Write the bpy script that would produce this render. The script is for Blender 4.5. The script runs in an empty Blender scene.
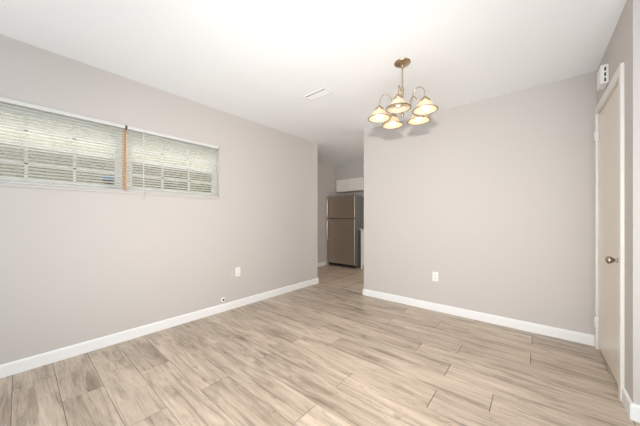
import bpy, bmesh, math, random
from mathutils import Vector, Matrix
random.seed(7)
PI = math.pi
R = math.radians
S = bpy.context.scene
COL = S.collection

# ------------------------------------------------------------------ camera
TH = R(40.08)
cam_d = bpy.data.cameras.new('camera')
cam_d.sensor_width = 36.0
cam_d.lens = 254.2 * 36.0 / 640.0
cam_d.shift_y = 5.55 / 640.0
cam_d.clip_start = 0.02
cam = bpy.data.objects.new('camera', cam_d)
COL.objects.link(cam)
CAM_H = 1.131
cam.location = (0, 0, CAM_H)
cam.rotation_euler = (R(90), 0, TH)
S.camera = cam

# ------------------------------------------------------------------ world, lights, exposure
S.view_settings.view_transform = 'Standard'
S.view_settings.look = 'None'
S.view_settings.gamma = 1
S.view_settings.exposure = 0.11
w = bpy.data.worlds.new('sky')
S.world = w
w.use_nodes = True
wn = w.node_tree
bg = wn.nodes['Background']
bg.inputs['Color'].default_value = (0.80, 0.90, 1.0, 1)
bg.inputs['Strength'].default_value = 2.6


def area(name, loc, rot, sx, sy, power, color, spread=None):
    d = bpy.data.lights.new(name, 'AREA')
    d.shape = 'RECTANGLE'
    d.size, d.size_y = sx, sy
    d.energy = power
    d.color = color
    if spread:
        d.spread = spread
    o = bpy.data.objects.new(name, d)
    o.location = loc
    o.rotation_euler = rot
    COL.objects.link(o)
    return o


# hazy sun outside, high behind the neighbouring house
sn = bpy.data.lights.new('hazy_sun', 'SUN')
sn.energy = 5.0
sn.angle = R(25)
sn.color = (1.0, 0.98, 0.93)
sno = bpy.data.objects.new('hazy_sun', sn)
sno.rotation_euler = Vector((0.60, -0.15, -0.78)).to_track_quat('-Z', 'Y').to_euler()
COL.objects.link(sno)
# daylight through the sliding door in the rear wall and the window in the far right wall
area('daylight_rear_door', (0.0, -2.20, 1.15), (R(90), 0, 0), 3.0, 2.0, 64, (0.80, 0.92, 1.0))
area('daylight_right_window', (3.10, 0.2, 1.35), (R(90), 0, R(90)), 2.4, 1.3, 2, (0.80, 0.91, 1.0))
# photographer's flash on top of the camera
fl = bpy.data.lights.new('camera_flash', 'SPOT')
fl.energy = 228
fl.color = (1.0, 0.945, 0.89)
fl.shadow_soft_size = 0.035
fl.spot_size = R(125)
fl.spot_blend = 1.0
flo = bpy.data.objects.new('camera_flash', fl)
flo.location = (0.0, 0.0, 1.46)
flo.rotation_euler = (R(77), 0, R(38))
COL.objects.link(flo)
area('ceiling_fill_light', (0.25, -0.2, 0.12), (R(180), 0, 0), 3.0, 1.8, 46, (0.97, 0.98, 1.0))  # unseen up-facing fill near the floor, added to brighten the ceiling
# fill lamp added to brighten the kitchen, out of sight to the right
area('kitchen_fill_light', (-0.45, 4.15, 1.45), (R(90), 0, R(78)), 1.2, 1.0, 13, (1.0, 0.93, 0.85))

# ------------------------------------------------------------------ materials


def mat(name, color=(0.8, 0.8, 0.8), rough=0.5, metal=0.0, spec=0.5, bump=0.0, bscale=200.0, vary=0.0):
    m = bpy.data.materials.new(name)
    m.use_nodes = True
    nt = m.node_tree
    b = nt.nodes['Principled BSDF']
    b.inputs['Base Color'].default_value = (*color, 1)
    b.inputs['Roughness'].default_value = rough
    b.inputs['Metallic'].default_value = metal
    b.inputs['Specular IOR Level'].default_value = spec
    if bump or vary:
        tc = nt.nodes.new('ShaderNodeTexCoord')
        n = nt.nodes.new('ShaderNodeTexNoise')
        n.inputs['Scale'].default_value = bscale
        n.inputs['Detail'].default_value = 4
        nt.links.new(tc.outputs['Object'], n.inputs['Vector'])
        if bump:
            bp = nt.nodes.new('ShaderNodeBump')
            bp.inputs['Strength'].default_value = bump
            bp.inputs['Distance'].default_value = 0.002
            nt.links.new(n.outputs['Fac'], bp.inputs['Height'])
            nt.links.new(bp.outputs['Normal'], b.inputs['Normal'])
        if vary:
            mx = nt.nodes.new('ShaderNodeMix')
            mx.data_type = 'RGBA'
            mx.inputs[6].default_value = (*[c * (1 - vary) for c in color], 1)
            mx.inputs[7].default_value = (*[min(1, c * (1 + vary)) for c in color], 1)
            nt.links.new(n.outputs['Fac'], mx.inputs[0])
            nt.links.new(mx.outputs[2], b.inputs['Base Color'])
    return m


def M(nt, op, a, b=None, c=None):
    n = nt.nodes.new('ShaderNodeMath')
    n.operation = op
    for i, v in enumerate((a, b, c)):
        if v is None:
            continue
        if isinstance(v, (int, float)):
            n.inputs[i].default_value = v
        else:
            nt.links.new(v, n.inputs[i])
    return n.outputs[0]


def ramp(nt, fac, stops):
    r = nt.nodes.new('ShaderNodeValToRGB')
    el = r.color_ramp.elements
    while len(el) < len(stops):
        el.new(0.5)
    for e, (p, c) in zip(el, stops):
        e.position = p
        e.color = (*c, 1)
    nt.links.new(fac, r.inputs['Fac'])
    return r.outputs['Color']


def mixc(nt, mode, fac, a, b):
    n = nt.nodes.new('ShaderNodeMix')
    n.data_type = 'RGBA'
    n.blend_type = mode
    for i, v in ((0, fac), (6, a), (7, b)):
        if isinstance(v, (int, float)):
            n.inputs[i].default_value = v
        elif isinstance(v, tuple):
            n.inputs[i].default_value = (*v, 1)
        else:
            nt.links.new(v, n.inputs[i])
    return n.outputs[2]


def plank_material():
    m = mat('vinyl_plank', rough=0.36, spec=0.5)
    nt = m.node_tree
    b = nt.nodes['Principled BSDF']
    tc = nt.nodes.new('ShaderNodeTexCoord')
    at = nt.nodes.new('ShaderNodeAttribute')
    at.attribute_name = 'plank'
    sep = nt.nodes.new('ShaderNodeSeparateColor')
    nt.links.new(at.outputs['Color'], sep.inputs[0])
    # every plank reads its own piece of the grain
    off = nt.nodes.new('ShaderNodeVectorMath')
    off.operation = 'MULTIPLY_ADD'
    nt.links.new(at.outputs['Vector'], off.inputs[0])
    off.inputs[1].default_value = (37, 53, 71)
    nt.links.new(tc.outputs['Object'], off.inputs[2])

    def noise(sx, sy, detail, rough=0.55, dist=0.0):
        mp = nt.nodes.new('ShaderNodeMapping')
        mp.inputs['Scale'].default_value = (sx, sy, 1)
        nt.links.new(off.outputs[0], mp.inputs['Vector'])
        n = nt.nodes.new('ShaderNodeTexNoise')
        n.inputs['Scale'].default_value = 1.0
        n.inputs['Detail'].default_value = detail
        n.inputs['Roughness'].default_value = rough
        n.inputs['Distortion'].default_value = dist
        nt.links.new(mp.outputs[0], n.inputs['Vector'])
        return n.outputs['Fac']
    blotch = noise(1.8, 9, 5, 0.6, 0.6)
    streak = noise(1.5, 20, 5, 0.62, 1.0)
    fine = noise(8, 110, 3, 0.6, 0.3)
    knot = noise(5.0, 15, 5, 0.7, 1.2)
    c = ramp(nt, blotch, [(0.30, (0.35, 0.280, 0.218)), (0.46, (0.53, 0.438, 0.35)), (0.66, (0.63, 0.53, 0.43))])
    c = mixc(nt, 'MULTIPLY', 0.95, c, ramp(nt, streak, [(0.36, (0.62, 0.60, 0.585)), (0.50, (0.95, 0.945, 0.94)), (0.7, (1.08, 1.07, 1.06))]))
    c = mixc(nt, 'MULTIPLY', 0.6, c, ramp(nt, fine, [(0.35, (0.80, 0.79, 0.78)), (0.60, (1.04, 1.04, 1.04))]))
    c = mixc(nt, 'MULTIPLY', 0.8, c, ramp(nt, knot, [(0.30, (0.55, 0.54, 0.53)), (0.44, (1, 1, 1))]))
    tone = M(nt, 'MULTIPLY_ADD', sep.outputs[2], 0.16, 0.93)
    cv = nt.nodes.new('ShaderNodeVectorMath')
    cv.operation = 'SCALE'
    nt.links.new(c, cv.inputs[0])
    nt.links.new(tone, cv.inputs['Scale'])
    nt.links.new(cv.outputs[0], b.inputs['Base Color'])
    bp = nt.nodes.new('ShaderNodeBump')
    bp.inputs['Strength'].default_value = 0.12
    bp.inputs['Distance'].default_value = 0.001
    nt.links.new(fine, bp.inputs['Height'])
    nt.links.new(bp.outputs['Normal'], b.inputs['Normal'])
    return m


def tile_material():
    m = mat('kitchen_tile', rough=0.4)
    nt = m.node_tree
    b = nt.nodes['Principled BSDF']
    tc = nt.nodes.new('ShaderNodeTexCoord')
    sp = nt.nodes.new('ShaderNodeSeparateXYZ')
    nt.links.new(tc.outputs['Object'], sp.inputs[0])
    ds = []
    for o, ph in ((0, 2.38), (1, -3.47)):
        u = M(nt, 'DIVIDE', M(nt, 'ADD', sp.outputs[o], ph + 46), 0.46)
        f = M(nt, 'FRACT', u)
        ds.append(M(nt, 'MINIMUM', f, M(nt, 'SUBTRACT', 1.0, f)))
    d = M(nt, 'MINIMUM', ds[0], ds[1])
    g = M(nt, 'LESS_THAN', d, 0.011)
    n = nt.nodes.new('ShaderNodeTexNoise')
    n.inputs['Scale'].default_value = 5
    n.inputs['Detail'].default_value = 5
    nt.links.new(tc.outputs['Object'], n.inputs['Vector'])
    c = ramp(nt, n.outputs['Fac'], [(0.3, (0.55, 0.43, 0.33)), (0.7, (0.70, 0.57, 0.45))])
    c = mixc(nt, 'MIX', g, c, (0.13, 0.10, 0.075))
    nt.links.new(c, b.inputs['Base Color'])
    return m


MAT = {
    'wall': mat('greige_wall_paint', (0.575, 0.540, 0.515), 0.75, bump=0.12, bscale=260),
    'ceiling': mat('white_ceiling_paint', (0.91, 0.93, 0.945), 0.85, bump=0.15, bscale=180),
    'trim': mat('white_trim_paint', (0.86, 0.86, 0.855), 0.35),
    'door': mat('cream_door_paint', (0.79, 0.71, 0.62), 0.28),
    'casing': mat('off_white_casing_paint', (0.80, 0.78, 0.74), 0.35),
    'plank': plank_material(),
    'gap': mat('plank_gap', (0.05, 0.04, 0.032), 0.9),
    'tile': tile_material(),
    'blind': mat('white_blind_vinyl', (0.68, 0.68, 0.67), 0.4),
    'vinyl': mat('white_window_vinyl', (0.80, 0.84, 0.86), 0.4),
    'wood': mat('orange_wood', (0.52, 0.27, 0.12), 0.5, vary=0.2, bscale=30),
    'black': mat('black_plastic', (0.02, 0.02, 0.02), 0.5),
    'dark': mat('dark_gap', (0.015, 0.013, 0.012), 0.9),
    'plate': mat('white_plastic', (0.86, 0.85, 0.83), 0.35),
    'brass': mat('antique_brushed_nickel', (0.50, 0.40, 0.28), 0.3, 1.0),
    'bronze': mat('antique_bronze_knob', (0.42, 0.365, 0.29), 0.3, 1.0),
    'blank': mat('beige_plastic', (0.62, 0.575, 0.54), 0.4),
    'rim': mat('dark_bronze_rim', (0.22, 0.16, 0.10), 0.45, 0.6),
    'steel': mat('taupe_stainless_steel', (0.44, 0.37, 0.30), 0.30, 0.8),
    'steel_bright': mat('bright_steel', (0.80, 0.77, 0.72), 0.35, 0.5),
    'fridge_side': mat('grey_fridge_side', (0.20, 0.19, 0.18), 0.45),
    'cabinet': mat('white_cabinet_paint', (0.88, 0.85, 0.80), 0.4),
    'counter': mat('pale_laminate', (0.62, 0.58, 0.52), 0.35, vary=0.15, bscale=60),
    'stucco': mat('tan_stucco', (0.62, 0.55, 0.43), 0.9, bump=0.3, bscale=60),
    'roof': mat('grey_shingle', (0.16, 0.15, 0.14), 0.9),
    'grass': mat('grass', (0.12, 0.17, 0.06), 0.9, vary=0.4, bscale=12),
    'leaf': mat('green_leaf', (0.10, 0.17, 0.05), 0.6, vary=0.4, bscale=9),
    'flower': mat('pale_yellow_flower', (0.85, 0.80, 0.45), 0.6),
    'stem': mat('brown_stem', (0.12, 0.08, 0.05), 0.8),
    'sticker_blue': mat('blue_sticker', (0.05, 0.30, 0.70), 0.4),
    'sticker_dark': mat('black_sticker', (0.02, 0.02, 0.03), 0.4),
    'rear': mat('rear_wall_paint', (0.575, 0.540, 0.515), 0.75),
}


def glass_material():
    m = bpy.data.materials.new('window_glass')
    m.use_nodes = True
    nt = m.node_tree
    nt.nodes.clear()
    o = nt.nodes.new('ShaderNodeOutputMaterial')
    t = nt.nodes.new('ShaderNodeBsdfTransparent')
    t.inputs[0].default_value = (0.97, 0.975, 0.97, 1)
    g = nt.nodes.new('ShaderNodeBsdfGlossy')
    g.inputs['Roughness'].default_value = 0.02
    mx = nt.nodes.new('ShaderNodeMixShader')
    mx.inputs[0].default_value = 0.07
    nt.links.new(t.outputs[0], mx.inputs[1])
    nt.links.new(g.outputs[0], mx.inputs[2])
    nt.links.new(mx.outputs[0], o.inputs[0])
    return m


def shade_material():
    m = bpy.data.materials.new('frosted_cream_glass')
    m.use_nodes = True
    nt = m.node_tree
    nt.nodes.clear()
    o = nt.nodes.new('ShaderNodeOutputMaterial')
    t = nt.nodes.new('ShaderNodeBsdfTranslucent')
    t.inputs[0].default_value = (0.85, 0.70, 0.50, 1)
    d = nt.nodes.new('ShaderNodeBsdfPrincipled')
    d.inputs['Base Color'].default_value = (0.86, 0.76, 0.60, 1)
    d.inputs['Roughness'].default_value = 0.3
    mx = nt.nodes.new('ShaderNodeMixShader')
    mx.inputs[0].default_value = 0.68
    nt.links.new(t.outputs[0], mx.inputs[1])
    nt.links.new(d.outputs[0], mx.inputs[2])
    nt.links.new(mx.outputs[0], o.inputs[0])
    return m


def blind_material():
    m = bpy.data.materials.new('cream_blind_vinyl')
    m.use_nodes = True
    nt = m.node_tree
    b = nt.nodes['Principled BSDF']
    b.inputs['Base Color'].default_value = (0.88, 0.87, 0.83, 1)
    b.inputs['Roughness'].default_value = 0.4
    t = nt.nodes.new('ShaderNodeBsdfTranslucent')
    t.inputs[0].default_value = (0.85, 0.83, 0.77, 1)
    mx = nt.nodes.new('ShaderNodeMixShader')
    mx.inputs[0].default_value = 0.5
    nt.links.new(b.outputs[0], mx.inputs[1])
    nt.links.new(t.outputs[0], mx.inputs[2])
    nt.links.new(mx.outputs[0], nt.nodes['Material Output'].inputs[0])
    return m


def emit_material(name, color, strength):
    m = bpy.data.materials.new(name)
    m.use_nodes = True
    b = m.node_tree.nodes['Principled BSDF']
    b.inputs['Base Color'].default_value = (0.9, 0.88, 0.82, 1)
    b.inputs['Emission Color'].default_value = (*color, 1)
    b.inputs['Emission Strength'].default_value = strength
    return m


def screen_material():
    m = bpy.data.materials.new('grey_insect_screen')
    m.use_nodes = True
    nt = m.node_tree
    b = nt.nodes['Principled BSDF']
    b.inputs['Base Color'].default_value = (0.06, 0.07, 0.065, 1)
    b.inputs['Roughness'].default_value = 0.9
    b.inputs['Alpha'].default_value = 0.38
    return m


MAT['glass'] = glass_material()
MAT['slat'] = blind_material()
MAT['screen'] = screen_material()
MAT['shade'] = shade_material()
MAT['bulb_on'] = emit_material('lit_bulb', (1.0, 0.79, 0.48), 13)
MAT['bulb_off'] = mat('unlit_frosted_bulb', (0.85, 0.80, 0.74), 0.3)

# ------------------------------------------------------------------ mesh helpers


def box(bm, x0, x1, y0, y1, z0, z1, mi=0):
    vs = [bm.verts.new(p) for p in ((x0, y0, z0), (x1, y0, z0), (x1, y1, z0), (x0, y1, z0),
                                    (x0, y0, z1), (x1, y0, z1), (x1, y1, z1), (x0, y1, z1))]
    for f in ((3, 2, 1, 0), (4, 5, 6, 7), (0, 1, 5, 4), (1, 2, 6, 5), (2, 3, 7, 6), (3, 0, 4, 7)):
        fc = bm.faces.new([vs[i] for i in f])
        fc.material_index = mi
    return vs


def bbox(bm, x0, x1, y0, y1, z0, z1, r=0.003, seg=2, mi=0):
    """bevelled box"""
    t = bmesh.new()
    box(t, x0, x1, y0, y1, z0, z1)
    bmesh.ops.bevel(t, geom=list(t.edges), offset=r, segments=seg, affect='EDGES', profile=0.5)
    for f in t.faces:
        f.material_index = mi
    me = bpy.data.meshes.new('t')
    t.to_mesh(me)
    t.free()
    bm.from_mesh(me)
    bpy.data.meshes.remove(me)


def lathe(bm, prof, mtx=None, seg=32, close=False, mi=0):
    """prof: list of (r, z) spun about z"""
    mtx = mtx or Matrix.Identity(4)
    rings = []
    for r, z in prof:
        if r < 1e-6:
            rings.append([bm.verts.new(mtx @ Vector((0, 0, z)))])
        else:
            rings.append([bm.verts.new(mtx @ Vector((r * math.cos(2 * PI * i / seg), r * math.sin(2 * PI * i / seg), z))) for i in range(seg)])
    pairs = list(zip(rings, rings[1:]))
    if close:
        pairs.append((rings[-1], rings[0]))
    for a, b in pairs:
        for i in range(seg):
            j = (i + 1) % seg
            if len(a) == 1 and len(b) == 1:
                continue
            if len(a) == 1:
                f = bm.faces.new((a[0], b[j], b[i]))
            elif len(b) == 1:
                f = bm.faces.new((a[i], a[j], b[0]))
            else:
                f = bm.faces.new((a[i], a[j], b[j], b[i]))
            f.material_index = mi
            f.smooth = True


def tube(bm, pts, r, seg=10, closed=False, mi=0):
    pts = [Vector(p) for p in pts]
    n = len(pts)
    up = Vector((0, 0, 1))
    rings = []
    prev = None
    for i, p in enumerate(pts):
        if closed:
            t = pts[(i + 1) % n] - pts[i - 1]
        else:
            t = pts[min(i + 1, n - 1)] - pts[max(i - 1, 0)]
        t.normalize()
        if prev is None:
            a = t.cross(up)
            if a.length < 1e-3:
                a = t.cross(Vector((1, 0, 0)))
        else:
            a = prev - t * prev.dot(t)
        a.normalize()
        prev = a
        b = t.cross(a)
        rr = r[i] if isinstance(r, (list, tuple)) else r
        rings.append([bm.verts.new(p + rr * (math.cos(2 * PI * k / seg) * a + math.sin(2 * PI * k / seg) * b)) for k in range(seg)])
    for i in range(n if closed else n - 1):
        a, b = rings[i], rings[(i + 1) % n]
        for k in range(seg):
            f = bm.faces.new((a[k], a[(k + 1) % seg], b[(k + 1) % seg], b[k]))
            f.smooth = True
            f.material_index = mi
    if not closed:
        bm.faces.new(rings[0][::-1])
        bm.faces.new(rings[-1])


def link(name, bm, mats, parent=None, loc=(0, 0, 0)):
    """links the bmesh as one mesh object; vertices were laid out in the parent's frame"""
    bmesh.ops.recalc_face_normals(bm, faces=list(bm.faces))
    me = bpy.data.meshes.new(name)
    bm.to_mesh(me)
    bm.free()
    for m in (mats if isinstance(mats, (list, tuple)) else [mats]):
        me.materials.append(MAT[m])
    o = bpy.data.objects.new(name, me)
    o.location = loc
    COL.objects.link(o)
    if parent:
        o.parent = parent
    return o


def struct(o):
    o['kind'] = 'structure'
    return o


def thing(name, label, cat, loc=(0, 0, 0), rot=(0, 0, 0), group=None):
    o = bpy.data.objects.new(name, None)
    o.empty_display_size = 0.05
    COL.objects.link(o)
    o.location = loc
    o.rotation_euler = rot
    tag(o, label, cat, group)
    return o


def tag(o, label, cat, group=None):
    o['label'] = label
    o['category'] = cat
    if group:
        o['group'] = group
    return o


def sbox(name, m, *dims, parent=None):
    bm = bmesh.new()
    box(bm, *dims)
    o = link(name, bm, m, parent)
    return o if parent else struct(o)


# ------------------------------------------------------------------ the room
H = 2.44
XL, XR, YB = -2.90, 0.427, 3.303       # left wall, door wall, back wall
YLE, XBL = 3.38, -1.93                 # end of the left wall, end of the back wall
YC = 2.23                              # where the door wall turns the corner
XE, YR = 3.2, -2.3                     # far right wall, rear wall
XK, YK = -3.865, 5.60                   # kitchen left and back walls
XKR = -0.2

# floor: 0.2 m planks along x, 1.2 m long; joints[row] is where one end joint stands
joints = {16: -0.50, 15: -0.013, 14: -0.78, 13: -0.020, 12: -0.492, 11: -0.775, 10: -0.493, 9: -0.200, 8: -0.490,
          7: -1.017, 6: -1.690, 5: -1.012, 4: -1.680, 3: -2.216, 2: -1.683, 1: -2.224, 0: -2.645, -1: -2.05}
bm = bmesh.new()
lay = bm.loops.layers.float_color.new('plank')
rng = random.Random(21)
PX0, PX1 = XL - 0.1, XE + 0.05
for row in range(-12, 17):
    y0, y1 = -0.025 + 0.2 * row, 0.175 + 0.2 * row
    y0, y1 = max(y0, YR - 0.05), min(y1, YLE)
    j0 = joints.get(row, rng.uniform(-1.2, 0))
    x = j0 - 1.2 * 4
    while x < PX1:
        a, b = max(x, PX0), min(x + 1.2, PX1)
        x += 1.2
        if b - a < 0.01:
            continue
        g, e = 0.0011, 0.0018
        c = (rng.random(), rng.random(), rng.random(), 1)
        v = [bm.verts.new(p) for p in ((a + e, y0 + g, 0), (b - e, y0 + g, 0), (b - e, y1 - g, 0), (a + e, y1 - g, 0),
                                       (a + e, y0 + g, -0.004), (b - e, y0 + g, -0.004), (b - e, y1 - g, -0.004), (a + e, y1 - g, -0.004))]
        for f in ((0, 1, 2, 3), (4, 5, 1, 0), (5, 6, 2, 1), (6, 7, 3, 2), (7, 4, 0, 3)):
            fc = bm.faces.new([v[i] for i in f])
            for l in fc.loops:
                l[lay] = c
box(bm, PX0, PX1, YR - 0.05, YLE, -0.10, -0.0041, 1)
struct(link('floor', bm, ['plank', 'gap']))
sbox('floor_kitchen', 'tile', XK - 0.1, XKR + 0.1, YLE, YK + 0.1, -0.10, -0.001)

bm = bmesh.new()
box(bm, XL - 0.15, XE + 0.12, YR - 0.12, YLE, H, H + 0.12)
box(bm, XK - 0.12, XKR + 0.12, YLE, YK + 0.12, H, H + 0.12)
struct(link('ceiling', bm, 'ceiling'))

# left wall with the window opening
WY0, WY1, WZ0, WZ1 = -0.285, 1.562, 1.378, 1.995
bm = bmesh.new()
XO = XL - 0.15
box(bm, XO, XL, YR - 0.12, WY0, 0, H)
box(bm, XO, XL, WY1, YLE, 0, H)
box(bm, XO, XL, WY0, WY1, 0, WZ0)
box(bm, XO, XL, WY0, WY1, WZ1, H)
struct(link('wall_left', bm, 'wall'))
sbox('wall_back', 'wall', XBL, XKR + 0.9, YB, YB + 0.115, 0, H)
# door wall with the door opening
DY0, DY1, DZ = 2.455, 3.222, 2.035
bm = bmesh.new()
box(bm, XR, XR + 0.115, YC, DY0 - 0.02, 0, H)
box(bm, XR, XR + 0.115, DY1 + 0.02, YB, 0, H)
box(bm, XR, XR + 0.115, DY0 - 0.02, DY1 + 0.02, DZ + 0.02, H)
struct(link('wall_right', bm, 'wall'))
sbox('wall_corner', 'wall', XR + 0.115, XE, YC, YC + 0.115, 0, H)
# far right wall and rear wall, behind the camera
sbox('wall_far_right', 'rear', XE, XE + 0.12, YR - 0.12, YC + 0.115, 0, H)
sbox('wall_rear', 'rear', XL, XE, YR - 0.12, YR, 0, H)
# kitchen shell
sbox('wall_kitchen_return', 'wall', XK - 0.12, XO, YLE - 0.12, YLE, 0, H)
sbox('wall_kitchen_left', 'wall', XK - 0.12, XK, YLE, YK + 0.12, 0, H)
sbox('wall_kitchen_back', 'wall', XK, XKR + 0.12, YK, YK + 0.12, 0, H)
sbox('wall_kitchen_right', 'wall', XKR, XKR + 0.12, YB + 0.115, YK, 0, H)
sbox('trim_soffit', 'wall', XK, XKR, 5.20, YK, 2.11, H)


def baseboard(name, pts, h=0.092, t=0.013):
    """pts: polyline of the wall line, room on its left; profile with a rounded top"""
    bm = bmesh.new()
    prof = [(0, 0), (t, 0), (t, h - 0.016), (t * 0.85, h - 0.008), (t * 0.45, h - 0.002), (0, h)]
    n = len(pts)
    rings = []
    for i, p in enumerate(pts):
        p = Vector(p)
        ns = []
        if i > 0:
            d = (p - Vector(pts[i - 1])).normalized()
            ns.append(Vector((-d.y, d.x)))
        if i < n - 1:
            d = (Vector(pts[i + 1]) - p).normalized()
            ns.append(Vector((-d.y, d.x)))
        m = sum(ns, Vector((0, 0)))
        m = m / m.dot(ns[0])
        rings.append([bm.verts.new((p.x + m.x * o, p.y + m.y * o, z)) for o, z in prof])
    for a, b in zip(rings, rings[1:]):
        for k in range(len(prof)):
            q = (k + 1) % len(prof)
            bm.faces.new((a[k], b[k], b[q], a[q]))
    bm.faces.new(rings[0])
    bm.faces.new(rings[-1][::-1])
    return struct(link(name, bm, 'trim'))


baseboard('baseboard_left', [(-3.0, YLE), (XL, YLE), (XL, YR)])
baseboard('baseboard_back', [(XR, YB), (XBL, YB), (XBL, YB + 0.115)])
baseboard('baseboard_right', [(XE, YC), (XR, YC), (XR, DY0 - 0.058)])
baseboard('baseboard_kitchen', [(XK, 4.80), (XK, YLE)])

# ------------------------------------------------------------------ door with jamb and casing
cas_t = 0.018
bm = bmesh.new()
cx0, cx1 = XR - cas_t, XR
bbox(bm, cx0, cx1, DY0 - 0.058, DY0, 0, DZ + 0.058, 0.003)
bbox(bm, cx0, cx1, DY1, DY1 + 0.058, 0, DZ + 0.058, 0.003)
bbox(bm, cx0, cx1, DY0 - 0.001, DY1 + 0.001, DZ, DZ + 0.058, 0.003)
door = struct(bpy.data.objects.new('door_1', None))
COL.objects.link(door)
door.location = (XR, (DY0 + DY1) / 2, 0)


def dlink(name, bm, m):
    bmesh.ops.translate(bm, verts=list(bm.verts), vec=-door.location)
    return link(name, bm, m, door)


dlink('door_casing', bm, 'casing')
bm = bmesh.new()
box(bm, XR + 0.0005, XR + 0.114, DY0 - 0.0195, DY0 - 0.001, 0, DZ + 0.0195)
box(bm, XR + 0.0005, XR + 0.114, DY1 + 0.001, DY1 + 0.0195, 0, DZ + 0.0195)
box(bm, XR + 0.0005, XR + 0.114, DY0 - 0.001, DY1 + 0.001, DZ + 0.001, DZ + 0.0195)
dlink('door_jamb', bm, 'casing')
bm = bmesh.new()
bbox(bm, XR + 0.004, XR + 0.039, DY0 + 0.002, DY1 - 0.003, 0.012, DZ - 0.002, 0.002)
slab = dlink('door_slab', bm, 'door')
bm = bmesh.new()
box(bm, XR + 0.012, XR + 0.11, DY0, DY1, 0.0, 0.004)
dlink('threshold', bm, 'dark')
# knob: rose, neck and ball, spun about -x
kp = Vector((XR + 0.004, 2.528, 0.857))
mk = Matrix.Translation(kp - Vector(door.location)) @ Matrix.Rotation(-PI / 2, 4, 'Y')
bm = bmesh.new()
lathe(bm, [(0, 0), (0.030, 0.0), (0.032, 0.002), (0.031, 0.005), (0.024, 0.009), (0.014, 0.012), (0.0105, 0.016),
           (0.0095, 0.024), (0.012, 0.029), (0.0175, 0.033), (0.0235, 0.040), (0.026, 0.047), (0.0255, 0.054),
           (0.021, 0.061), (0.012, 0.0655), (0, 0.067)], mk, 32)
k = link('knob', bm, 'bronze', door)
k['label'] = 'round bronze knob'
for z in (1.845, 0.235):
    bm = bmesh.new()
    box(bm, XR - 0.0205, XR - 0.0012, DY1 - 0.004, DY1 + 0.0, z - 0.045, z + 0.045)
    pts = [(XR - 0.0215, DY1 - 0.005, z - 0.045 + i * 0.03) for i in range(4)]
    tube(bm, pts, 0.0055, 10)
    dlink('hinge', bm, 'trim')

# ------------------------------------------------------------------ windows in the left wall
GX = XO + 0.055      # glass plane
PY0, PY1 = 0.634, 0.656


def window(n, y0, y1):
    bm = bmesh.new()
    fx0, fx1 = GX - 0.03, GX + 0.03
    fr = 0.030
    z0, z1 = WZ0 + 0.001, WZ1 - 0.001
    box(bm, fx0, fx1, y0, y0 + fr, z0, z1)
    box(bm, fx0, fx1, y1 - fr, y1, z0, z1)
    box(bm, fx0, fx1, y0 + fr, y1 - fr, z0, z0 + fr)
    box(bm, fx0, fx1, y0 + fr, y1 - fr, z1 - fr, z1)
    root = struct(link('window_%d' % n, bm, 'vinyl'))
    zm = (z0 + z1) / 2 + 0.005
    for nm, xa, za, zb in (('lower_sash', GX + 0.002, z0 + fr, zm + 0.02), ('upper_sash', GX - 0.024, zm - 0.02, z1 - fr)):
        bm = bmesh.new()
        xb = xa + 0.024
        a, b = y0 + fr, y1 - fr
        st = 0.026
        bbox(bm, xa, xb, a, a + st, za, zb, 0.003)
        bbox(bm, xa, xb, b - st, b, za, zb, 0.003)
        bbox(bm, xa, xb, a + st, b - st, za, za + 0.03, 0.003)
        bbox(bm, xa, xb, a + st, b - st, zb - 0.035, zb, 0.003)
        wa, wb = a + st, b - st
        for i in (1, 2):
            yy = wa + (wb - wa) * i / 3
            box(bm, xa + 0.004, xb - 0.004, yy - 0.009, yy + 0.009, za + 0.03, zb - 0.035)
        zz = (za + 0.03 + zb - 0.035) / 2
        box(bm, xa + 0.004, xb - 0.004, wa, wb, zz - 0.009, zz + 0.009)
        sash = link(nm, bm, 'vinyl', root)
        bm = bmesh.new()
        box(bm, xa + 0.010, xa + 0.014, wa, wb, za + 0.03, zb - 0.035)
        link('glass_pane', bm, 'glass', sash)
    bm = bmesh.new()
    box(bm, GX - 0.029, GX - 0.028, y0 + fr, y1 - fr, z0 + fr, zm)
    link('insect_screen', bm, 'screen', root)
    return root


window(1, WY0 + 0.001, PY0)
window(2, PY1, WY1 - 0.001)
sbox('trim_window_post', 'wood', GX - 0.03, XL - 0.030, PY0 + 0.0005, PY1 - 0.0005, WZ0 + 0.001, WZ1 - 0.001)
bm = bmesh.new()
bbox(bm, GX + 0.031, XL + 0.012, WY0 + 0.001, WY1 - 0.001, WZ0 - 0.001 + 0.0015, WZ0 + 0.008, 0.002)
bbox(bm, XL + 0.0005, XL + 0.010, WY0 - 0.02, WY1 + 0.01, WZ0 - 0.016, WZ0 + 0.001, 0.002)
struct(link('trim_window_sill', bm, 'wall'))


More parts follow.
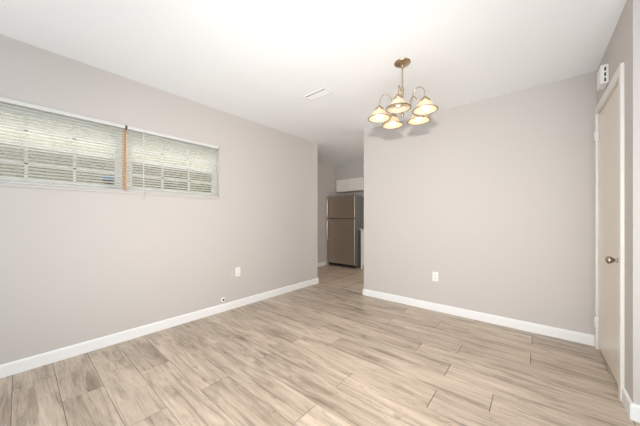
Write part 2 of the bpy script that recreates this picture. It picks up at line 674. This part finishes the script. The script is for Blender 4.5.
def blind(label, y0, y1, wand_y):
    zt, zb = WZ1 - 0.002, WZ0 + 0.010
    xc = XL - 0.014
    root = thing('window_blind', label, 'blind', (xc, (y0 + y1) / 2, zb), group='mini blinds in the window')
    L = (y1 - y0) / 2 - 0.004
    Hh = zt - zb
    bm = bmesh.new()
    # U shaped steel head rail standing a little proud of the wall
    bbox(bm, -0.010, 0.028, -L, L, Hh - 0.030, Hh, 0.003)
    link('headrail', bm, 'blind', root)
    for s in (-1, 1):
        bm = bmesh.new()
        bbox(bm, -0.011, 0.029, s * (L + 0.0015) - 0.0015, s * (L + 0.0015) + 0.0015, Hh - 0.032, Hh + 0.001, 0.001)
        link('end_cap', bm, 'fridge_side', root)
    bm = bmesh.new()
    tilt = R(24)
    z = 0.022
    while z < Hh - 0.034:
        rows = []
        for i in range(5):
            u = (i - 2) / 2 * 0.0125
            bow = 0.0018 * (1 - (u / 0.0125) ** 2)
            px = u * math.cos(tilt) - bow * math.sin(tilt)
            pz = u * math.sin(tilt) + bow * math.cos(tilt)
            rows.append([bm.verts.new((px, s * (L - 0.003), z + pz)) for s in (-1, 1)])
        under = []
        for i, rr in enumerate(rows):
            under.append([bm.verts.new(v.co - Vector((0, 0, 0.0004))) for v in rr])
        for a, b in zip(rows, rows[1:]):
            bm.faces.new((a[0], a[1], b[1], b[0]))
        for a, b in zip(under, under[1:]):
            bm.faces.new((a[1], a[0], b[0], b[1]))
        z += 0.0245
    link('slats', bm, 'slat', root)
    bm = bmesh.new()
    bbox(bm, -0.010, 0.012, -L + 0.002, L - 0.002, 0.0, 0.010, 0.002)
    link('bottom_rail', bm, 'blind', root)
    for f in (-0.72, 0, 0.72):
        bm = bmesh.new()
        for xx in (-0.0122, 0.0132):
            tube(bm, [(xx, L * f, 0.005), (xx, L * f, Hh - 0.03)], 0.0006, 6)
        link('ladder_cord', bm, 'blind', root)
    bm = bmesh.new()
    wy = wand_y - (y0 + y1) / 2
    tube(bm, [(0.030, wy, Hh - 0.018), (0.034, wy, Hh - 0.03), (0.034, wy, Hh - 0.30), (0.034, wy, Hh - 0.685)], 0.0038, 8)
    link('tilt_wand', bm, 'blind', root)
    return root


blind('white mini blind on the left window, running out of the left side of the frame', WY0 + 0.003, 0.634 + 0.008, WY0 + 0.10)
blind('white mini blind on the right window with a hanging tilt wand', 0.650, WY1 - 0.010, 0.782)

# sticker on the inside of the left window's glass
bm = bmesh.new()
sy, sz, sr = 0.532, 1.474, 0.046
sx = GX + 0.0175
pts = [(-1, 0.2), (-1, 1), (1, 1), (1, 0.2)]
def quad(pp, mi):
    f = bm.faces.new([bm.verts.new((sx, sy + a * sr, sz + b * sr)) for a, b in pp])
    f.material_index = mi
quad([(-0.9, 0.25), (0.9, 0.25), (1.0, 1.0), (-1.0, 1.0)], 0)
quad([(-0.85, -0.15), (0.85, -0.15), (0.9, 0.25), (-0.9, 0.25)], 1)
quad([(-0.75, -0.35), (0.75, -0.35), (0.85, -0.15), (-0.85, -0.15)], 2)
quad([(0, -1.05), (0.75, -0.35), (-0.75, -0.35)], 1)
r_ = bmesh.ops.extrude_face_region(bm, geom=list(bm.faces))
bmesh.ops.translate(bm, vec=(0.0006, 0, 0), verts=[v for v in r_['geom'] if isinstance(v, bmesh.types.BMVert)])
tag(link('window_sticker', bm, ['sticker_blue', 'sticker_dark', 'plate']),
    'small blue and black shield sticker on the glass of the left window', 'sticker')

# ------------------------------------------------------------------ outside the window
sbox('ground_outside', 'grass', -14, XO - 0.001, -8, 14, -0.6, -0.3)
hr = thing('neighbouring_house', 'tan house wall seen through the blinds', 'house', (-6.5, 2.0, -0.3))
bm = bmesh.new()
box(bm, -0.2, 0, -7, 8.5, 0, 3.4)
link('wall', bm, 'stucco', hr)
bm = bmesh.new()
box(bm, -0.2, 0.50, -7.3, 8.8, 3.4, 3.55)
link('eave', bm, 'roof', hr)


def shrub(label, loc, rx, h, nleaf, flowers, seed):
    rg = random.Random(seed)
    root = thing('flowering_shrub', label, 'shrub', loc)
    bm = bmesh.new()
    for k_ in range(7):
        a = k_ * 0.9
        tube(bm, [(0, 0, 0), (0.12 * math.cos(a), 0.12 * math.sin(a), h * 0.35),
                  (rx * 0.6 * math.cos(a), rx * 0.6 * math.sin(a), h * 0.8)], [0.02, 0.014, 0.006], 6)
    link('stems', bm, 'stem', root)
    bm = bmesh.new()
    for q in range(nleaf):
        v = Vector((rg.gauss(0, 1), rg.gauss(0, 1), rg.gauss(0, 1))).normalized() * rg.uniform(0.45, 1) ** 0.5
        c = Vector((v.x * rx, v.y * rx, h * 0.56 + v.z * h * 0.44))
        m = Matrix.Translation(c) @ Matrix.Rotation(rg.uniform(0, 6.3), 4, 'Z') @ Matrix.Rotation(rg.uniform(-1.1, 1.1), 4, 'Y')
        s = rg.uniform(0.03, 0.05)
        bm.faces.new([bm.verts.new(m @ Vector(p)) for p in ((0, 0, 0), (s, s * .5, s * .2), (2.2 * s, 0, 0), (s, -s * .5, s * .2))])
    link('foliage', bm, 'leaf', root)
    for q in range(flowers):
        bm = bmesh.new()
        v = Vector((rg.uniform(0.2, 1), rg.gauss(0, .6), rg.uniform(0.1, 1))).normalized()
        c = Vector((v.x * rx, v.y * rx, h * 0.56 + v.z * h * 0.44))
        for p_ in range(5):
            a = p_ * 2 * PI / 5
            u = Vector((0.2, math.cos(a), math.sin(a)))
            t_ = Vector((0, -math.sin(a), math.cos(a)))
            bm.faces.new([bm.verts.new(c + x_) for x_ in (Vector((0, 0, 0)), u * .035 + t_ * .018, u * .06, u * .035 - t_ * .018)])
        link('flower', bm, 'flower', root)
    return root


shrub('green shrub with pale yellow flowers outside the right window', (-4.6, 1.95, -0.3), 0.55, 2.35, 1500, 26, 3)
shrub('leafy green shrub outside, at the right edge of the right window', (-5.1, 3.35, -0.3), 0.5, 2.15, 1400, 0, 5)

# ------------------------------------------------------------------ chandelier
CC = Vector((-0.844, 2.076, 0))
ch = thing('chandelier', 'five-arm brushed brass chandelier with frosted bell shades hanging from ceiling', 'chandelier', (CC.x, CC.y, H))
RZ = 1.981 - H       # rim height in the chandelier's frame
bm = bmesh.new()
lathe(bm, [(0, 0), (0.060, 0), (0.066, -0.002), (0.067, -0.006), (0.060, -0.012), (0.046, -0.020), (0.030, -0.026),
           (0.014, -0.030), (0.009, -0.034), (0.009, -0.042), (0, -0.044)], None, 40)
link('canopy', bm, 'brass', ch)
bm = bmesh.new()
z = -0.040
i = 0
while z > -0.185:
    pts = []
    for q in range(14):
        a = 2 * PI * q / 14
        u, v = 0.0065 * math.cos(a), 0.0125 * math.sin(a)
        pts.append((u, 0, z - 0.010 + v) if i % 2 == 0 else (0, u, z - 0.010 + v))
    tube(bm, pts, 0.0019, 6, closed=True)
    z -= 0.0185
    i += 1
link('chain', bm, 'brass', ch)
bm = bmesh.new()
lathe(bm, [(0, -0.195), (0.006, -0.197), (0.009, -0.205), (0.006, -0.214), (0.010, -0.220), (0.016, -0.228), (0.012, -0.240),
           (0.009, -0.262), (0.009, -0.330), (0.014, -0.342), (0.022, -0.352), (0.030, -0.366), (0.033, -0.385), (0.028, -0.402),
           (0.016, -0.414), (0.009, -0.420), (0.012, -0.430), (0.014, -0.440), (0.009, -0.452), (0.004, -0.460), (0, -0.464)], None, 28)
link('centre_column', bm, 'brass', ch)


def bez(p0, p1, p2, p3, n):
    out = []
    for i in range(n + 1):
        t = i / n
        out.append(p0 * (1 - t) ** 3 + p1 * 3 * t * (1 - t) ** 2 + p2 * 3 * t * t * (1 - t) + p3 * t ** 3)
    return out


shade_top = RZ + 0.080
for i in range(5):
    a = R(210.8 + 72 * i)
    u = Vector((math.cos(a), math.sin(a), 0))
    rr = 0.190
    P = lambda r, z: u * r + Vector((0, 0, z))
    bm = bmesh.new()
    # from the hub out and up, over, and down into the socket
    p = bez(P(0.026, -0.388), P(0.075, -0.410), P(0.085, -0.360), P(0.088, -0.318), 8)
    p += bez(P(0.088, -0.318), P(0.092, -0.238), P(0.190, -0.228), P(0.190, shade_top + 0.030), 14)[1:]
    tube(bm, p, 0.0036, 8)
    arm = link('arm', bm, 'brass', ch)
    # socket cup with a wide collar over the shade
    T = Matrix.Translation(P(rr, RZ))
    bm = bmesh.new()
    lathe(bm, [(0, 0.112), (0.008, 0.111), (0.010, 0.106), (0.017, 0.103), (0.019, 0.095), (0.019, 0.089), (0.033, 0.086),
               (0.039, 0.079), (0.040, 0.068), (0.0375, 0.068), (0.032, 0.0755), (0.020, 0.076), (0, 0.0765)], T, 28)
    link('socket', bm, 'brass', ch)
    # bell shade, double walled
    prof = [(0.028, 0.0745), (0.034, 0.0715), (0.043, 0.064), (0.052, 0.053), (0.060, 0.042), (0.067, 0.031), (0.075, 0.020),
            (0.082, 0.011), (0.088, 0.005), (0.092, 0.001)]
    inner = [(r - 0.003, z - 0.0012) for r, z in prof]
    bm = bmesh.new()
    lathe(bm, prof + inner[::-1], T, 40, close=True)
    sh = link('lamp_shade', bm, 'shade', ch)
    bm = bmesh.new()
    tube(bm, [P(rr, RZ + 0.0005) + Vector((0.0925 * math.cos(q * PI / 20), 0.0925 * math.sin(q * PI / 20), 0)) for q in range(40)], 0.0034, 8, closed=True)
    link('rim_band', bm, 'rim', sh)
    off = (i == 1)
    bm = bmesh.new()
    lathe(bm, [(0, 0.010), (0.012, 0.012), (0.021, 0.019), (0.025, 0.030), (0.023, 0.042), (0.016, 0.052), (0.013, 0.060),
               (0.013, 0.0755), (0, 0.0758)], T, 20)
    b = link('bulb', bm, 'bulb_off' if off else 'bulb_on', ch)
    b['label'] = 'unlit bulb' if off else 'lit warm bulb'

# ------------------------------------------------------------------ ceiling register
vr = thing('ceiling_vent', 'white rectangular air register in the ceiling left of the chandelier', 'vent', (-1.745, 2.035, H))
bm = bmesh.new()
LX, LY = 0.150, 0.066
for q in ((-LX, LX, -LY, -LY + 0.018), (-LX, LX, LY - 0.018, LY), (-LX, -LX + 0.018, -LY + 0.018, LY - 0.018), (LX - 0.018, LX, -LY + 0.018, LY - 0.018)):
    bbox(bm, *q, -0.006, -0.0005, 0.0015)
link('frame', bm, 'trim', vr)
bm = bmesh.new()
for i in range(6):
    y = -0.034 + i * 0.0145
    v = [bm.verts.new(p) for p in ((-LX + 0.018, y, -0.002), (LX - 0.018, y, -0.002), (LX - 0.018, y + 0.0135, -0.008), (-LX + 0.018, y + 0.0135, -0.008))]
    bm.faces.new(v)
    v = [bm.verts.new(Vector(q.co) + Vector((0, 0.0006, 0.001))) for q in v]
    bm.faces.new(v[::-1])
link('louvres', bm, 'trim', vr)
bm = bmesh.new()
box(bm, -LX + 0.018, LX - 0.018, -LY + 0.018, LY - 0.018, -0.0012, -0.0005)
link('duct_opening', bm, 'dark', vr)

# ------------------------------------------------------------------ wall plates


def plate_thing(label, loc, rz, kind, name='power_outlet', cat='outlet'):
    """faces +x in its own frame"""
    t = thing(name, label, cat, loc, (0, 0, rz))
    bm = bmesh.new()
    bbox(bm, 0.0003, 0.006, -0.035, 0.035, -0.0575, 0.0575, 0.002)
    link('cover_plate', bm, 'blank' if kind == 'blank' else 'plate', t)
    if kind == 'duplex':
        for s in (-1, 1):
            bm = bmesh.new()
            bbox(bm, 0.0055, 0.0080, -0.0165, 0.0165, s * 0.0195 - 0.014, s * 0.0195 + 0.014, 0.002)
            rc = link('receptacle', bm, 'plate', t)
            bm = bmesh.new()
            for yy in (-0.006, 0.006):
                box(bm, 0.0078, 0.0083, yy - 0.0013, yy + 0.0013, s * 0.0195 - 0.002, s * 0.0195 + 0.007)
            box(bm, 0.0078, 0.0083, -0.0022, 0.0022, s * 0.0195 - 0.010, s * 0.0195 - 0.006)
            link('slots', bm, 'black', rc)
    for zz in ((0,) if kind == 'duplex' else (-0.042, 0.042)):
        bm = bmesh.new()
        lathe(bm, [(0, 0.0072), (0.003, 0.007), (0.0034, 0.0058)], Matrix.Translation((0, 0, zz)) @ Matrix.Rotation(PI / 2, 4, 'Y'), 10)
        link('screw', bm, 'plate' if kind == 'duplex' else 'wall', t)
    return t


plate_thing('white duplex outlet on the left wall below the right end of the window', (XL, 1.812, 0.449), 0, 'duplex')
plate_thing('white duplex outlet low on the back wall', (-0.925, YB, 0.418), -PI / 2, 'duplex')
plate_thing('blank beige cover plate just left of the left wall outlet', (XL, 1.728, 0.435), 0, 'blank', 'blank_wall_plate', 'wall plate')
t = thing('cable_jack', 'small round white cable jack low on left wall above the baseboard', 'jack', (XL, 1.612, 0.142))
bm = bmesh.new()
RY = Matrix.Rotation(PI / 2, 4, 'Y')
lathe(bm, [(0, 0.0004), (0.030, 0.0004), (0.031, 0.003), (0.028, 0.005), (0.012, 0.006), (0.0, 0.006)], RY, 28)
link('cover_plate', bm, 'plate', t)
bm = bmesh.new()
lathe(bm, [(0, 0.0062), (0.012, 0.0062), (0.012, 0.011), (0.009, 0.013), (0, 0.013)], RY, 16)
link('connector', bm, 'black', t)

# box above the door: louvred chime
cb = thing('door_chime', 'small white wall box with dark side slots above the door', 'chime', (XR, 2.895, 2.215))
bm = bmesh.new()
bbox(bm, -0.044, -0.0004, -0.068, 0.068, -0.070, 0.070, 0.004)
link('cover', bm, 'plate', cb)
for i in range(3):
    zz = 0.036 - i * 0.040
    bm = bmesh.new()
    box(bm, -0.024, -0.015, -0.0688, -0.0675, zz - 0.014, zz + 0.014)
    link('slot', bm, 'black', cb)

# ------------------------------------------------------------------ kitchen
FX0, FX1, FY = -3.845, -3.065, 4.85
fr = thing('refrigerator', 'taupe stainless top-freezer refrigerator in the kitchen behind the opening', 'refrigerator', ((FX0 + FX1) / 2, 5.17, 0))
hw = (FX1 - FX0) / 2
yf = FY - 5.17


def flink(name, m, *d, r=0.006, parent=fr):
    bm = bmesh.new()
    bbox(bm, *d, r)
    return link(name, bm, m, parent)


flink('body', 'fridge_side', -hw, hw, yf + 0.075, 0.33, 0.04, 1.645)
d1 = flink('freezer_door', 'steel', -hw, hw, yf, yf + 0.068, 1.135, 1.665, r=0.012)
d2 = flink('fridge_door', 'steel', -hw, hw, yf, yf + 0.068, 0.075, 1.122, r=0.012)
for dd, za, zb in ((d1, 1.16, 1.60), (d2, 0.62, 1.10)):
    bm = bmesh.new()
    hx = -hw + 0.022
    tube(bm, [(hx, yf + 0.004, za), (hx, yf - 0.03, za + 0.015), (hx, yf - 0.042, za + 0.06), (hx, yf - 0.042, zb - 0.06),
              (hx, yf - 0.03, zb - 0.015), (hx, yf + 0.004, zb)], 0.015, 10)
    link('handle', bm, 'steel_bright', dd)
flink('toe_grille', 'black', -hw + 0.02, hw - 0.02, yf + 0.05, yf + 0.074, 0.012, 0.07, r=0.003)
for sx_ in (-1, 1):
    for yy in (yf + 0.12, 0.26):
        bm = bmesh.new()
        lathe(bm, [(0, 0), (0.02, 0), (0.02, 0.045), (0, 0.045)], Matrix.Translation((sx_ * (hw - 0.06), yy, 0)), 12)
        link('foot', bm, 'black', fr)
flink('hinge_cover', 'fridge_side', hw - 0.09, hw - 0.01, yf + 0.01, yf + 0.12, 1.655, 1.675, r=0.004)

oc = thing('wall_cabinet', 'white cabinet under the soffit above the refrigerator', 'cabinet', (-3.455, 5.20, 1.80))
ow = 0.385
bm = bmesh.new()
bbox(bm, -ow, ow, 0.02, 0.398, 0, 0.308, 0.002)
link('body', bm, 'cabinet', oc)
for s in (-1, 1):
    bm = bmesh.new()
    a, b = (-ow + 0.002, -0.001) if s < 0 else (0.001, ow - 0.002)
    bbox(bm, a, b, 0.0, 0.019, 0.003, 0.305, 0.003)
    link('door', bm, 'cabinet', oc)

bc = thing('base_cabinet', 'white base cabinet with pale worktop right of the refrigerator', 'cabinet', (-2.6, 5.2, 0))
bm = bmesh.new()
bbox(bm, -0.375, 0.60, -0.24, 0.345, 0.10, 0.865, 0.002)
box(bm, -0.375, -0.335, -0.24, -0.10, 0.0, 0.10)
link('body', bm, 'cabinet', bc)
for k_ in range(2):
    bm = bmesh.new()
    bbox(bm, -0.325 + k_ * 0.46, 0.125 + k_ * 0.46, -0.259, -0.241, 0.12, 0.84, 0.003)
    dr = link('door', bm, 'cabinet', bc)
    bm = bmesh.new()
    lathe(bm, [(0, 0.022), (0.012, 0.018), (0.014, 0.012), (0.006, 0.006), (0.006, 0)], Matrix.Translation((0.08 + k_ * 0.10, -0.259, 0.74)) @ Matrix.Rotation(PI / 2, 4, 'X'), 14)
    link('knob', bm, 'steel_bright', dr)
bm = bmesh.new()
bbox(bm, -0.39, 0.62, -0.275, 0.348, 0.866, 0.902, 0.004)
wt = link('worktop', bm, 'counter', bc)
